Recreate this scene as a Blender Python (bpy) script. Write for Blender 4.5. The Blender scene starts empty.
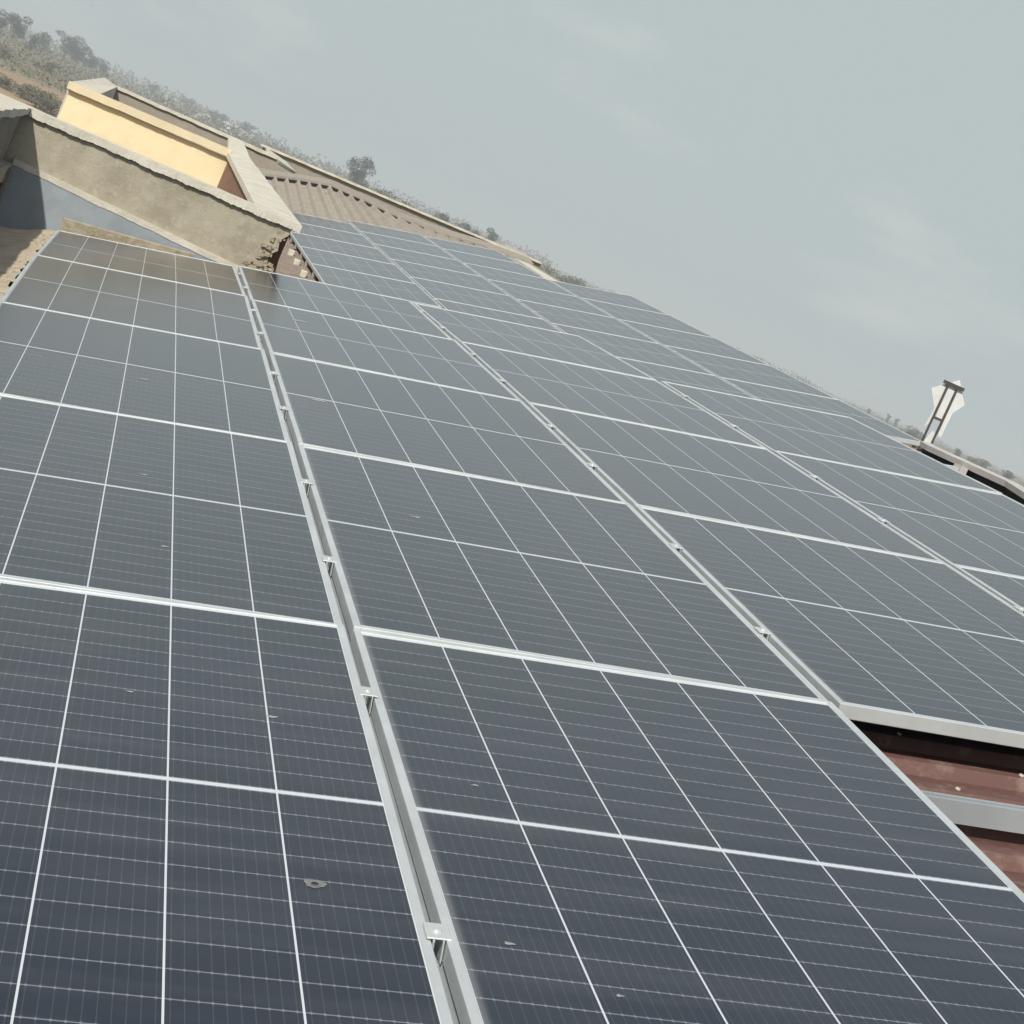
import bpy, bmesh, math, random
import numpy as np
from mathutils import Vector, Matrix
random.seed(7); rng = np.random.default_rng(7)
S = bpy.context.scene
COL = S.collection

# ------------------------------------------------------------------ camera
CAM = Vector((-0.79969, -4.54650, 7.50173))
Rw = [[0.9022344691, -0.1568081615, 0.4017264781],      # right
      [0.3718767247, -0.1887818951, -0.9088834346],     # down
      [0.2183590264, 0.9694186900, -0.1120122274]]      # forward
cam_d = bpy.data.cameras.new('camera'); cam = bpy.data.objects.new('camera', cam_d); COL.objects.link(cam)
cam_d.sensor_width = 36; cam_d.lens = 2098.9 * 36 / 1024
cam_d.clip_start = 0.05; cam_d.clip_end = 20000
cm = Matrix(((Rw[0][0], -Rw[1][0], -Rw[2][0]), (Rw[0][1], -Rw[1][1], -Rw[2][1]), (Rw[0][2], -Rw[1][2], -Rw[2][2]))).to_4x4()
cm.translation = CAM; cam.matrix_world = cm
S.camera = cam

# ------------------------------------------------------------------ light
SUN_DIR = Vector((-0.55, -0.95, 1.0)).normalized()
sun_d = bpy.data.lights.new('sun', 'SUN'); sun = bpy.data.objects.new('sun', sun_d); COL.objects.link(sun)
sun_d.energy = 4.1; sun_d.angle = math.radians(1.0); sun_d.color = (1.0, 0.955, 0.87)
sun.rotation_euler = SUN_DIR.to_track_quat('Z', 'Y').to_euler()
W = bpy.data.worlds.new('World'); S.world = W; W.use_nodes = True
nt = W.node_tree; nt.nodes.clear()
out = nt.nodes.new('ShaderNodeOutputWorld'); bg = nt.nodes.new('ShaderNodeBackground')
sky = nt.nodes.new('ShaderNodeTexSky'); sky.sky_type = 'NISHITA'; sky.sun_disc = False
sky.sun_elevation = math.asin(SUN_DIR.z); sky.sun_rotation = math.radians(210.0); sky.dust_density = 4.0
STR = 0.1
tc = nt.nodes.new('ShaderNodeTexCoord'); mp = nt.nodes.new('ShaderNodeMapping'); mp.inputs['Scale'].default_value = (3.0, 3.0, 9.0)
nz = nt.nodes.new('ShaderNodeTexNoise'); nz.inputs['Scale'].default_value = 2.2; nz.inputs['Detail'].default_value = 5; nz.inputs['Roughness'].default_value = .55
cr = nt.nodes.new('ShaderNodeValToRGB')
cr.color_ramp.elements[0].position = .55; cr.color_ramp.elements[1].position = .92
SKYC = (0.488, 0.556, 0.562); CLD = (0.67, 0.70, 0.665)
cr.color_ramp.elements[0].color = tuple(c / STR for c in SKYC) + (1,)
cr.color_ramp.elements[1].color = tuple(c / STR for c in CLD) + (1,)
mx = nt.nodes.new('ShaderNodeMixRGB'); mx.inputs[0].default_value = 0.96
sp_ = nt.nodes.new('ShaderNodeSeparateXYZ'); nt.links.new(tc.outputs['Generated'], sp_.inputs[0])
mr = nt.nodes.new('ShaderNodeMapRange'); mr.inputs['From Min'].default_value = .28; mr.inputs['From Max'].default_value = .65
mr.inputs['To Min'].default_value = .97; mr.inputs['To Max'].default_value = .30
nt.links.new(sp_.outputs[2], mr.inputs['Value']); nt.links.new(mr.outputs[0], mx.inputs[0])
nt.links.new(tc.outputs['Generated'], mp.inputs['Vector']); nt.links.new(mp.outputs[0], nz.inputs['Vector'])
nt.links.new(nz.outputs['Fac'], cr.inputs[0]); nt.links.new(sky.outputs[0], mx.inputs[1]); nt.links.new(cr.outputs[0], mx.inputs[2])
nt.links.new(mx.outputs[0], bg.inputs['Color']); bg.inputs['Strength'].default_value = STR
nt.links.new(bg.outputs[0], out.inputs['Surface'])
S.view_settings.view_transform = 'Standard'; S.view_settings.look = 'None'; S.view_settings.exposure = 0; S.view_settings.gamma = 1
S.view_settings.use_curve_mapping = False
S.render.engine = 'CYCLES'

# ------------------------------------------------------------------ helpers
class G:
    """node-graph shorthand"""
    def __init__(s, name):
        s.m = bpy.data.materials.new(name); s.m.use_nodes = True; s.t = s.m.node_tree; s.b = s.t.nodes['Principled BSDF']
    def n(s, t, **k):
        o = s.t.nodes.new(t)
        for a, v in k.items():
            if a.startswith('i_'): o.inputs[a[2:].replace('_', ' ')].default_value = v
            else: setattr(o, a, v)
        return o
    def l(s, a, b): s.t.links.new(a, b)
    def math(s, op, a, b=None, c=None):
        o = s.t.nodes.new('ShaderNodeMath'); o.operation = op
        for i, v in enumerate((a, b, c)):
            if v is None: continue
            if isinstance(v, (int, float)): o.inputs[i].default_value = v
            else: s.l(v, o.inputs[i])
        return o.outputs[0]
    def mix(s, f, a, b):
        o = s.t.nodes.new('ShaderNodeMixRGB')
        for i, v in enumerate((f, a, b)):
            if isinstance(v, (int, float)): o.inputs[i].default_value = v
            elif isinstance(v, tuple): o.inputs[i].default_value = v + (1,) if len(v) == 3 else v
            else: s.l(v, o.inputs[i])
        return o.outputs[0]
    def noise(s, sc, vec=None, detail=4, rough=.55):
        o = s.n('ShaderNodeTexNoise'); o.inputs['Scale'].default_value = sc; o.inputs['Detail'].default_value = detail; o.inputs['Roughness'].default_value = rough
        if vec is not None: s.l(vec, o.inputs['Vector'])
        return o.outputs['Fac']
    def ramp(s, f, p0, p1, c0=(0, 0, 0), c1=(1, 1, 1)):
        o = s.n('ShaderNodeValToRGB'); e = o.color_ramp.elements
        e[0].position = p0; e[1].position = p1; e[0].color = c0 + (1,); e[1].color = c1 + (1,)
        s.l(f, o.inputs[0]); return o.outputs[0]
    def bump(s, h, st, dist=.01):
        o = s.n('ShaderNodeBump'); o.inputs['Strength'].default_value = st; o.inputs['Distance'].default_value = dist
        s.l(h, o.inputs['Height']); s.l(o.outputs[0], s.b.inputs['Normal'])
    def obj(s): return s.n('ShaderNodeTexCoord').outputs['Object']
    def geo(s): return s.n('ShaderNodeNewGeometry').outputs['Position']

def simple(name, c, c2=None, sc=8, rough=.7, metal=0, bump=0, bsc=40, world=True, dist=.01):
    g = G(name); v = g.geo() if world else g.obj()
    if c2 is None: c2 = tuple(x * .8 for x in c)
    f = g.noise(sc, v, 6, .6); g.l(g.mix(g.ramp(f, .35, .68), c, c2), g.b.inputs['Base Color'])
    g.b.inputs['Roughness'].default_value = rough; g.b.inputs['Metallic'].default_value = metal
    if bump: g.bump(g.noise(bsc, v, 6, .65), bump, dist)
    return g.m

def link(name, me, mat=None, parent=None):
    o = bpy.data.objects.new(name, me); COL.objects.link(o)
    if mat: me.materials.append(mat)
    if parent: o.parent = parent
    return o
def tag(o, label=None, cat=None, group=None, kind=None):
    if label: o['label'] = label
    if cat: o['category'] = cat
    if group: o['group'] = group
    if kind: o['kind'] = kind
    return o
def empty(name, M, label, cat, group=None):
    o = bpy.data.objects.new(name, None); COL.objects.link(o); o.empty_display_size = .1
    o.matrix_world = M if isinstance(M, Matrix) else Matrix.Translation(M)
    return tag(o, label, cat, group)
class MB:
    def __init__(s): s.v = []; s.f = []
    def add(s, vs, fs):
        b = len(s.v); s.v += [tuple(x) for x in vs]; s.f += [tuple(i + b for i in f) for f in fs]
    def hexa(s, p):   # 8 points: bottom 4 ccw, top 4 ccw
        s.add(p, [(3, 2, 1, 0), (4, 5, 6, 7), (0, 1, 5, 4), (1, 2, 6, 5), (2, 3, 7, 6), (3, 0, 4, 7)])
    def box(s, x0, x1, y0, y1, z0, z1):
        s.hexa([(x0, y0, z0), (x1, y0, z0), (x1, y1, z0), (x0, y1, z0), (x0, y0, z1), (x1, y0, z1), (x1, y1, z1), (x0, y1, z1)])
    def cyl(s, c, r, h, n=10, axis=2):
        vs = []
        for k in (0, 1):
            for i in range(n):
                a = 2 * math.pi * i / n; p = [r * math.cos(a), r * math.sin(a), h * k]
                if axis == 0: p = [p[2], p[0], p[1]]
                vs.append((c[0] + p[0], c[1] + p[1], c[2] + p[2]))
        s.add(vs, [tuple(range(n - 1, -1, -1)), tuple(range(n, 2 * n))] + [(i, (i + 1) % n, n + (i + 1) % n, n + i) for i in range(n)])
    def sweep(s, path, prof, close=True):   # path: list of frames (origin, a, b); prof: (x,y)
        n = len(prof); vs = []
        for o, a, b in path: vs += [tuple(Vector(o) + Vector(a) * p[0] + Vector(b) * p[1]) for p in prof]
        fs = []
        for k in range(len(path) - 1):
            for i in range(n if close else n - 1):
                j = (i + 1) % n; fs.append((k * n + i, k * n + j, (k + 1) * n + j, (k + 1) * n + i))
        if close: fs += [tuple(range(n - 1, -1, -1)), tuple(range((len(path) - 1) * n, len(path) * n))]
        s.add(vs, fs)
    def prism(s, poly, d):   # poly: list of Vector, extruded by vector d
        n = len(poly); d = Vector(d); vs = [Vector(p) for p in poly] + [Vector(p) + d for p in poly]
        s.add(vs, [tuple(range(n)), tuple(range(2 * n - 1, n - 1, -1))] + [(i, n + i, n + (i + 1) % n, (i + 1) % n) for i in range(n)])
    def mesh(s, name, bevel=0):
        me = bpy.data.meshes.new(name); me.from_pydata(s.v, [], s.f); me.update()
        bm = bmesh.new(); bm.from_mesh(me); bmesh.ops.recalc_face_normals(bm, faces=bm.faces)
        if bevel: bmesh.ops.bevel(bm, geom=list(bm.edges), offset=bevel, segments=1, affect='EDGES')
        bm.to_mesh(me); bm.free(); return me
    def build(s, name, mat, parent=None, bevel=0): return link(name, s.mesh(name, bevel), mat, parent)

# ------------------------------------------------------------------ roof frames
M3 = Matrix(((0.9743734891, -0.0056425745, -0.2248654378), (0, 0.9996853163, -0.0250852193), (0.2249362216, 0.0244423727, 0.9740668697)))
ORG = Vector((0, 0, 6.6))
ZP = (-0.006614, -0.004896, -0.000582, 0.0027, 0.003246, 0.001928, -0.000687)
def zs(u, v):
    u = min(max(u, -1.3), 3.6); v = min(max(v, -2.6), 9.3)
    return ZP[0]*u*u + ZP[1]*u*v + ZP[2]*v*v + ZP[3]*u**3/4 + ZP[4]*u*u*v/4 + ZP[5]*u*v*v/8 + ZP[6]*v**3/8
def WP(u, v, z=0.0): return M3 @ Vector((u, v, z)) + ORG          # flat roof frame -> world
def SA(u, v, d=0.0): return WP(u, v, zs(u, v) + d)                # near roof (slightly sagging)
def rod(w):
    w = Vector(w); return Matrix.Rotation(w.length, 3, w.normalized())
RB = M3 @ rod((-0.01036, 0.011217, -0.003606)); TB = WP(1.083068, 16.152977, -0.715975)
def SB(a, b, d=0.0): return RB @ Vector((a, b, d)) + TB           # rear, lower roof
PW, PL, GA, GB = 1.134, 2.278, 0.0226, 0.0234

# ------------------------------------------------------------------ materials
def cell_material():
    g = G('solar_cells'); x, y, z = (lambda s: (s.outputs[0], s.outputs[1], s.outputs[2]))(g.n('ShaderNodeSeparateXYZ'))
    sep = x.node; tcn = g.n('ShaderNodeTexCoord'); g.l(tcn.outputs['Object'], sep.inputs[0]); ov = tcn.outputs['Object']
    rnd = g.n('ShaderNodeObjectInfo').outputs['Random']
    cx = g.math('DIVIDE', g.math('ADD', x, 0.5505), 0.1835)                    # 0..6
    fx = g.math('SUBTRACT', g.math('FRACT', g.math('ADD', cx, .5)), .5)
    lx = g.math('LESS_THAN', g.math('ABSOLUTE', fx), 0.0017 / 0.1835)
    ay = g.math('ABSOLUTE', y); cy = g.math('DIVIDE', g.math('SUBTRACT', ay, 0.010), 0.0915)   # 0..12
    fy = g.math('SUBTRACT', g.math('FRACT', g.math('ADD', cy, .5)), .5)
    ly = g.math('LESS_THAN', g.math('ABSOLUTE', fy), 0.0016 / 0.0915)
    mid = g.math('LESS_THAN', ay, 0.0078)
    edge = g.math('MAXIMUM', g.math('GREATER_THAN', ay, 1.108), g.math('GREATER_THAN', g.math('ABSOLUTE', x), 0.5505))
    white = g.math('MAXIMUM', g.math('MAXIMUM', lx, mid), edge)
    bb = g.math('SUBTRACT', g.math('FRACT', g.math('MULTIPLY', cx, 10.0)), .5)
    bus = g.math('MULTIPLY', g.math('LESS_THAN', g.math('ABSOLUTE', bb), 0.035), .16)
    comb = g.n('ShaderNodeCombineXYZ'); g.l(rnd, comb.inputs[2]); vm = g.n('ShaderNodeVectorMath', operation='MULTIPLY_ADD')
    g.l(comb.outputs[0], vm.inputs[0]); vm.inputs[1].default_value = (0, 0, 40); g.l(ov, vm.inputs[2]); rv = vm.outputs[0]
    tone = g.noise(1.1, rv, 2)
    base = g.mix(g.ramp(tone, .4, .62), (0.006, 0.011, 0.022), (0.009, 0.014, 0.024))
    pad = g.math('MULTIPLY', g.math('LESS_THAN', g.math('ABSOLUTE', bb), .10), g.math('LESS_THAN', g.math('ABSOLUTE', fy), .045))
    fl = g.n('ShaderNodeCombineXYZ'); g.l(g.math('FLOOR', cx), fl.inputs[0])
    g.l(g.math('FLOOR', g.math('DIVIDE', y, 0.0915)), fl.inputs[1]); g.l(g.math('MULTIPLY', rnd, 91.0), fl.inputs[2])
    wn = g.n('ShaderNodeTexWhiteNoise', noise_dimensions='3D'); g.l(fl.outputs[0], wn.inputs['Vector'])
    base = g.mix(g.math('MULTIPLY', wn.outputs['Value'], .55), base, (0.018, 0.023, 0.034))
    base = g.mix(bus, base, (0.20, 0.21, 0.24)); base = g.mix(g.math('MULTIPLY', pad, .20), base, (0.36, 0.38, 0.42))
    base = g.mix(g.math('MULTIPLY', ly, .38), base, (0.42, 0.44, 0.49))
    base = g.mix(g.math('MULTIPLY', white, .92), base, (0.60, 0.64, 0.68))
    # dust film: streaky, heavier along the left long edge where runoff dries
    d1 = g.ramp(g.noise(3.0, rv, 6, .6), .35, .8); d2 = g.ramp(g.noise(42, rv, 3, .6), .55, .85)
    el = g.math('POWER', g.math('MAXIMUM', g.math('SUBTRACT', 1.0, g.math('DIVIDE', g.math('ADD', x, 0.552), 0.020)), 0.0), 1.6)
    dust = g.math('ADD', g.math('MULTIPLY', d1, .022), g.math('ADD', g.math('MULTIPLY', d2, .008), g.math('MULTIPLY', el, .45)))
    smp = g.n('ShaderNodeMapping'); smp.inputs['Scale'].default_value = (.7, 5.0, 1); smp.inputs['Rotation'].default_value = (0, 0, .5); g.l(rv, smp.inputs[0])
    stk = g.ramp(g.noise(2.2, smp.outputs[0], 6, .62), .50, .78)
    dust = g.math('ADD', g.math('ADD', dust, .001), g.math('MULTIPLY', stk, .050))
    spots = g.n('ShaderNodeTexVoronoi', feature='F1'); spots.inputs['Scale'].default_value = 3.1; g.l(rv, spots.inputs['Vector'])
    sp = g.math('MULTIPLY', g.math('LESS_THAN', spots.outputs['Distance'], 0.022), .35)
    dust = g.math('MINIMUM', g.math('ADD', dust, sp), 1.0)
    base = g.mix(dust, base, (0.42, 0.42, 0.41))
    g.l(base, g.b.inputs['Base Color'])
    g.l(g.math('ADD', 0.17, g.math('MULTIPLY', dust, .5)), g.b.inputs['Roughness'])
    g.b.inputs['IOR'].default_value = 1.42
    return g.m
M_cell = cell_material()
M_alu = simple('anodised_aluminium', (0.68, 0.71, 0.71), (0.56, 0.59, 0.59), 5, .42, .45, .05, 300)
M_rail = simple('mill_aluminium', (0.42, 0.45, 0.47), (0.34, 0.37, 0.39), 4, .45, .35, .05, 200)
def roof_mat(name, c1, c2, c3, sc=1.2):
    g = G(name); v = g.geo(); mp = g.n('ShaderNodeMapping'); mp.inputs['Scale'].default_value = (1, 6, 1); g.l(v, mp.inputs[0])
    a = g.ramp(g.noise(sc, mp.outputs[0], 6, .6), .35, .7); b = g.ramp(g.noise(14, v, 6, .7), .5, .72)
    g.l(g.mix(b, g.mix(a, c1, c2), c3), g.b.inputs['Base Color']); g.b.inputs['Roughness'].default_value = .62
    g.bump(g.noise(60, v, 4), .15, .004); return g.m
M_redroof = roof_mat('worn_red_brown_roof', (0.100, 0.045, 0.036), (0.125, 0.062, 0.050), (0.21, 0.145, 0.12))
M_brownroof = roof_mat('dusty_brown_roof', (0.155, 0.115, 0.088), (0.20, 0.155, 0.12), (0.27, 0.22, 0.175))
M_tanroof = roof_mat('dusty_tan_roof', (0.32, 0.285, 0.235), (0.25, 0.22, 0.18), (0.37, 0.33, 0.275))
def plaster():
    g = G('rough_plaster'); v = g.geo()
    a = g.ramp(g.noise(3.4, v, 8, .68), .40, .60); b = g.ramp(g.noise(11, v, 8, .75), .52, .68); c = g.ramp(g.noise(26, v, 5, .7), .62, .72)
    col = g.mix(a, (0.385, 0.35, 0.275), (0.30, 0.27, 0.205)); col = g.mix(b, col, (0.44, 0.405, 0.325)); col = g.mix(g.math('MULTIPLY', c, .6), col, (0.16, 0.13, 0.09))
    g.l(col, g.b.inputs['Base Color']); g.b.inputs['Roughness'].default_value = .92
    h = g.math('ADD', g.noise(9, v, 6, .7), g.math('MULTIPLY', g.noise(60, v, 5, .7), .5)); g.bump(h, .5, .012); return g.m
M_plaster = plaster()
M_cement = simple('pale_cement', (0.63, 0.595, 0.505), (0.48, 0.45, 0.385), 7, .9, 0, .6, 50, dist=.01)
M_grey = simple('grey_render', (0.34, 0.30, 0.25), (0.26, 0.23, 0.19), 3, .9, 0, .5, 40)
M_dgrey = simple('stained_shade_grey_render', (0.23, 0.205, 0.17), (0.15, 0.135, 0.115), 5, .95, 0, .6, 40)  # mottled grey render, darkened in colour for the left wall's shaded face
M_yellow = simple('cream_yellow_paint', (0.83, 0.72, 0.47), (0.74, 0.63, 0.40), 3.5, .8, 0, .35, 25)
M_brick = simple('brown_brick', (0.24, 0.13, 0.085), (0.17, 0.09, 0.06), 9, .9, 0, .5, 60)
M_galv = simple('blue_grey_flashing', (0.20, 0.23, 0.255), (0.13, 0.15, 0.165), 4, .6, .0, .15, 25)
M_sand = simple('sandy_mortar', (0.52, 0.45, 0.34), (0.38, 0.315, 0.225), 9, .95, 0, .6, 45, dist=.010)
M_stone = simple('rubble_stone', (0.42, 0.365, 0.27), (0.27, 0.23, 0.165), 20, .95, 0, .8, 60, dist=.01)
M_white = simple('white_sheet', (0.66, 0.68, 0.68), (0.56, 0.58, 0.58), 5, .5)
M_dark = simple('dark_steel', (0.06, 0.055, 0.05), (0.04, 0.035, 0.03), 20, .6)
M_black = simple('black_foam_and_shade', (0.012, 0.012, 0.014), (0.008, 0.008, 0.009), 20, .95)
M_housew = simple('white_house_wall', (0.70, 0.69, 0.66), None, .3, .8)
M_houser = simple('house_roof', (0.45, 0.43, 0.40), (0.33, 0.28, 0.24), .3, .6)
M_trunk = simple('bark', (0.13, 0.10, 0.075), None, 4, .9)
def foliage(name, a, b):
    g = G(name); v = g.geo(); f = g.noise(.9, v, 3); c = g.mix(g.ramp(f, .35, .65), a, b)
    rnd = g.n('ShaderNodeObjectInfo').outputs['Random']; h = g.n('ShaderNodeHueSaturation')
    g.l(c, h.inputs['Color']); g.l(g.math('ADD', .75, g.math('MULTIPLY', rnd, .5)), h.inputs['Value'])
    g.l(h.outputs[0], g.b.inputs['Base Color']); g.b.inputs['Roughness'].default_value = .8; return g.m
M_leaf = foliage('grey_green_leaves', (0.022, 0.028, 0.018), (0.042, 0.047, 0.031))
M_dry = foliage('dry_scrub_leaves', (0.150, 0.135, 0.085), (0.095, 0.092, 0.060))

# ------------------------------------------------------------------ ground
def hD(D): return float(np.interp(D, [0, 60, 250, 600, 1500, 6000], [0, 0, 2.9, 5.2, 6.5, 6.9]))
def ground():
    mb = MB(); R = [0, 15, 30, 45, 60, 80, 100, 130, 160, 200, 250, 300, 360, 430, 500, 600, 750, 950, 1200, 1500, 2000, 2800, 4000, 6000]; N = 96
    vs = [(CAM.x, CAM.y, 0)]
    for r in R[1:]:
        for i in range(N):
            a = 2 * math.pi * i / N; vs.append((CAM.x + r * math.sin(a), CAM.y + r * math.cos(a), hD(r) + (random.uniform(-.25, .25) * min(1, max(0, (r - 60) / 100)) if r < 1000 else 0)))
    fs = [(0, 1 + (i + 1) % N, 1 + i) for i in range(N)]
    for k in range(len(R) - 2):
        for i in range(N):
            j = (i + 1) % N; fs.append((1 + k * N + i, 1 + k * N + j, 1 + (k + 1) * N + j, 1 + (k + 1) * N + i))
    mb.add(vs, fs)
    g = G('dry_field'); v = g.geo(); mp = g.n('ShaderNodeMapping'); mp.inputs['Scale'].default_value = (.35, 1, 1); g.l(v, mp.inputs[0])
    a = g.ramp(g.noise(.022, mp.outputs[0], 6, .6), .42, .6); b = g.ramp(g.noise(.12, v, 6, .65), .42, .66)
    sx = g.n('ShaderNodeSeparateXYZ'); g.l(v, sx.inputs[0])
    far = g.ramp(g.math('ADD', g.math('DIVIDE', sx.outputs[1], 600.0), g.math('MULTIPLY', g.noise(.03, v, 4), .12)), .47, .52)
    c = g.mix(a, (0.35, 0.235, 0.135), (0.30, 0.24, 0.15)); c = g.mix(far, c, g.mix(a, (0.155, 0.135, 0.085), (0.24, 0.20, 0.125))); c = g.mix(g.math('MULTIPLY', b, .7), c, (0.155, 0.135, 0.075))
    g.l(c, g.b.inputs['Base Color']); g.b.inputs['Roughness'].default_value = 1
    return tag(mb.build('ground', g.m), kind='structure')
ground()

M_ridge = simple('weathered_ridge_metal', (0.50, 0.49, 0.47), (0.42, 0.40, 0.38), 6, .6)
# ------------------------------------------------------------------ near building
def sheet(mb, surf, u0, u1, v0, v1, pitch=.20, nu=10, d=-.118, rib=.028, ribv=True):
    vv = []; v = v0
    while v < v1:
        vv += [(v, 0), (v + pitch * .58, 0), (v + pitch * .68, rib), (v + pitch * .86, rib)]
        v += pitch
        vv.append((v - pitch * .04, 0))
    us = [u0 + (u1 - u0) * i / nu for i in range(nu + 1)]; n = len(vv)
    vs = [surf(u, a, d + h) for u in us for a, h in vv]
    mb.add(vs, [(k * n + i, (k + 1) * n + i, (k + 1) * n + i + 1, k * n + i + 1) for k in range(nu) for i in range(n - 1)])
bld = empty('building', Vector((0, 0, 0)), 'near building whose red brown ribbed roof lies under the front solar panels', 'building')
mb = MB(); sheet(mb, SA, -1.30, 2.29, -7.0, 9.2); sheet(mb, SA, 2.292, 3.60, -7.0, 6.8, nu=4); sheet(mb, lambda u, v, d: SA(3.60, v, d) + Vector((u - 3.6, 0, -.23 * (u - 3.6))), 3.61, 5.2, -7.0, 6.8, nu=2)
near_roof = mb.build('roof', M_redroof, bld)
mb = MB(); mb.box(-3.4, 2.2, -7.0, 9.75, -.3, 5.75); mb.box(2.203, 5.0, -7.0, 6.8, -.3, 5.75); mb.build('wall', M_grey, bld)
# ridge: pale metal cap over a black closure strip
ridge = [(3.648, 6.22), (3.64, 6.09), (3.69, 5.6), (3.73, 5.2), (3.70, 4.92), (3.66, 4.4), (3.64, 3.0), (3.64, -2), (3.64, -7)]
mb = MB(); mb.sweep([(WP(u, v, -.12), M3 @ Vector((1, 0, 0)), M3 @ Vector((0, 0, 1))) for u, v in ridge], [(0, -.018), (.12, -.03), (.12, -.012), (.06, .010), (0, .012)])
mb.build('ridge_cap', M_ridge, bld)
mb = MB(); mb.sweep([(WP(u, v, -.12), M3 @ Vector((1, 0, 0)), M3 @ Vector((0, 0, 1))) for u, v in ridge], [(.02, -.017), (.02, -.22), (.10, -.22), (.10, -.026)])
mb.build('dark_gap_strip', M_black, bld)
# roof screws with pale washers (part of roof look)
mb = MB(); mb.cyl((0, 0, 0), .006, .005, 8); screw_me = mb.mesh('roof_screw'); screw_me.materials.append(M_cement)
for v in np.arange(-7.0 + .154 + 30 * .2, .3, .2):
    for u in ((1.38, 1.98) if round(v * 5) % 2 else (1.62, 2.3)):
        o = bpy.data.objects.new('roof_screw', screw_me); COL.objects.link(o); o.parent = near_roof; o.location = SA(u, v, -.090)

# ------------------------------------------------------------------ solar panels
fr = MB(); W2, L2, LIP, H = PW / 2, PL / 2, .016, .035
for x0, x1, y0, y1 in ((-W2, -W2 + LIP, -L2, L2), (W2 - LIP, W2, -L2, L2), (-W2 + LIP, W2 - LIP, -L2, -L2 + LIP), (-W2 + LIP, W2 - LIP, L2 - LIP, L2)):
    fr.box(x0, x1, y0, y1, -H, 0)
frame_me = fr.mesh('frame', .0012)
gl = MB(); gl.box(-W2 + LIP - .002, W2 - LIP + .002, -L2 + LIP - .002, L2 - LIP + .002, -.009, -.0025); cell_me = gl.mesh('cell_sheet')
frame_me.materials.append(M_alu); cell_me.materials.append(M_cell)
proto = None
def panel(M, label, group):
    global proto
    if proto is None:
        r = bpy.data.objects.new('solar_panel', None); COL.objects.link(r); r.empty_display_size = .1
        f = bpy.data.objects.new('frame', frame_me); c = bpy.data.objects.new('cell_sheet', cell_me)
        for o in (f, c): COL.objects.link(o); o.parent = r
        proto = r
    else:
        r = proto.copy(); COL.objects.link(r)
        for ch in proto.children:
            if ch.name.split('.')[0] not in ('frame', 'cell_sheet'): continue
            k = ch.copy(); COL.objects.link(k); k.parent = r
    r.matrix_world = M; return tag(r, label, 'solar panel', group)
def frame_on(surf, u, v, du=.5, dv=1.0, d=0):
    p = (surf(u - du, v, d) + surf(u + du, v, d) + surf(u, v - dv, d) + surf(u, v + dv, d)) / 4
    a = (surf(u + du, v, d) - surf(u - du, v, d)).normalized(); b = surf(u, v + dv, d) - surf(u, v - dv, d)
    n = a.cross(b).normalized(); b = n.cross(a)
    M = Matrix((a, b, n)).transposed().to_4x4(); M.translation = p; return M
ROWS = ['first', 'second', 'third', 'fourth', 'fifth', 'sixth', 'seventh']
COLA = ['leftmost', 'second', 'third', 'rightmost']
U0 = [-1.1566, 0.0, 1.1566, 2.3132]
RP = PL + .0027
cellsA = {}
for c, rows in enumerate(((-1, 0, 1, 2, 3), (-1, 0, 1, 2, 3), (0, 1, 2, 3), (0, 1, 2))):
    for r in rows:
        M = frame_on(SA, U0[c] + PW / 2, r * RP + PL / 2)
        M = M @ Matrix.Rotation(math.radians({(0, 2): .55, (1, 3): .5, (0, 1): .2}.get((c, r), 0)), 4, 'X')
        o = panel(M, 'near array solar panel in the %s column, %s row up from the photo bottom' % (COLA[c], ROWS[r + 1]), 'near solar array panels')
        cellsA[(c, r)] = o
COLB = ['leftmost', 'second', 'third', 'rightmost']
OFFB = [1.40503, 0.0, -0.257692, -0.309367]; ROWSB = [(-2, -1, 0, 1, 2, 3), (-1, 0, 1, 2, 3, 4), (-2, -1, 0, 1, 2, 3, 4), (-2, -1, 0, 1, 2)]
ROWSB[0] = (-1, 0, 1, 2, 3)
for c in range(4):
    a = c * (PW + GB); n = len(ROWSB[c])
    for k, r in enumerate(ROWSB[c]):
        M = frame_on(SB, a + PW / 2, r * (PL + .003) + OFFB[c] + PL / 2)
        panel(M, 'far lower array solar panel in the %s column, %s row from the top' % (COLB[c], ROWS[n - 1 - k]), 'far solar array panels')
# a pale ring and a few droppings dried on the nearest glass
def ring(parent, x, y, r0, r1, ex=1.0):
    mb = MB(); n = 28; vs = []
    for k, rr in enumerate((r0, r1)):
        for i in range(n):
            a = 2 * math.pi * i / n; q = rr * (1 + .10 * math.sin(3 * a + 1) + .06 * math.sin(7 * a)) if k else rr
            vs.append((x + q * math.cos(a) * ex, y + q * math.sin(a), -.0018))
    mb.add(vs, [(i, (i + 1) % n, n + (i + 1) % n, n + i) for i in range(n)])
    return mb
M_stain = simple('dried_stain', (0.20, 0.205, 0.20), (0.11, 0.115, 0.12), 90, .8)
def blob(parent, x, y, rx, ry, mat=M_stain):
    mb = MB(); n = 14; vs = [(x, y, -.0012)]
    for i in range(n):
        a = 2 * math.pi * i / n; q = 1 + .25 * math.sin(3 * a + x * 50) + .15 * math.sin(5 * a + y * 30)
        vs.append((x + rx * q * math.cos(a), y + ry * q * math.sin(a), -.0019))
    mb.add(vs, [(0, 1 + i, 1 + (i + 1) % n) for i in range(n)]); return mb.build('stain', mat, parent)
M_drop = simple('bird_dropping', (0.36, 0.37, 0.37), (0.20, 0.21, 0.22), 120, .8)

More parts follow.
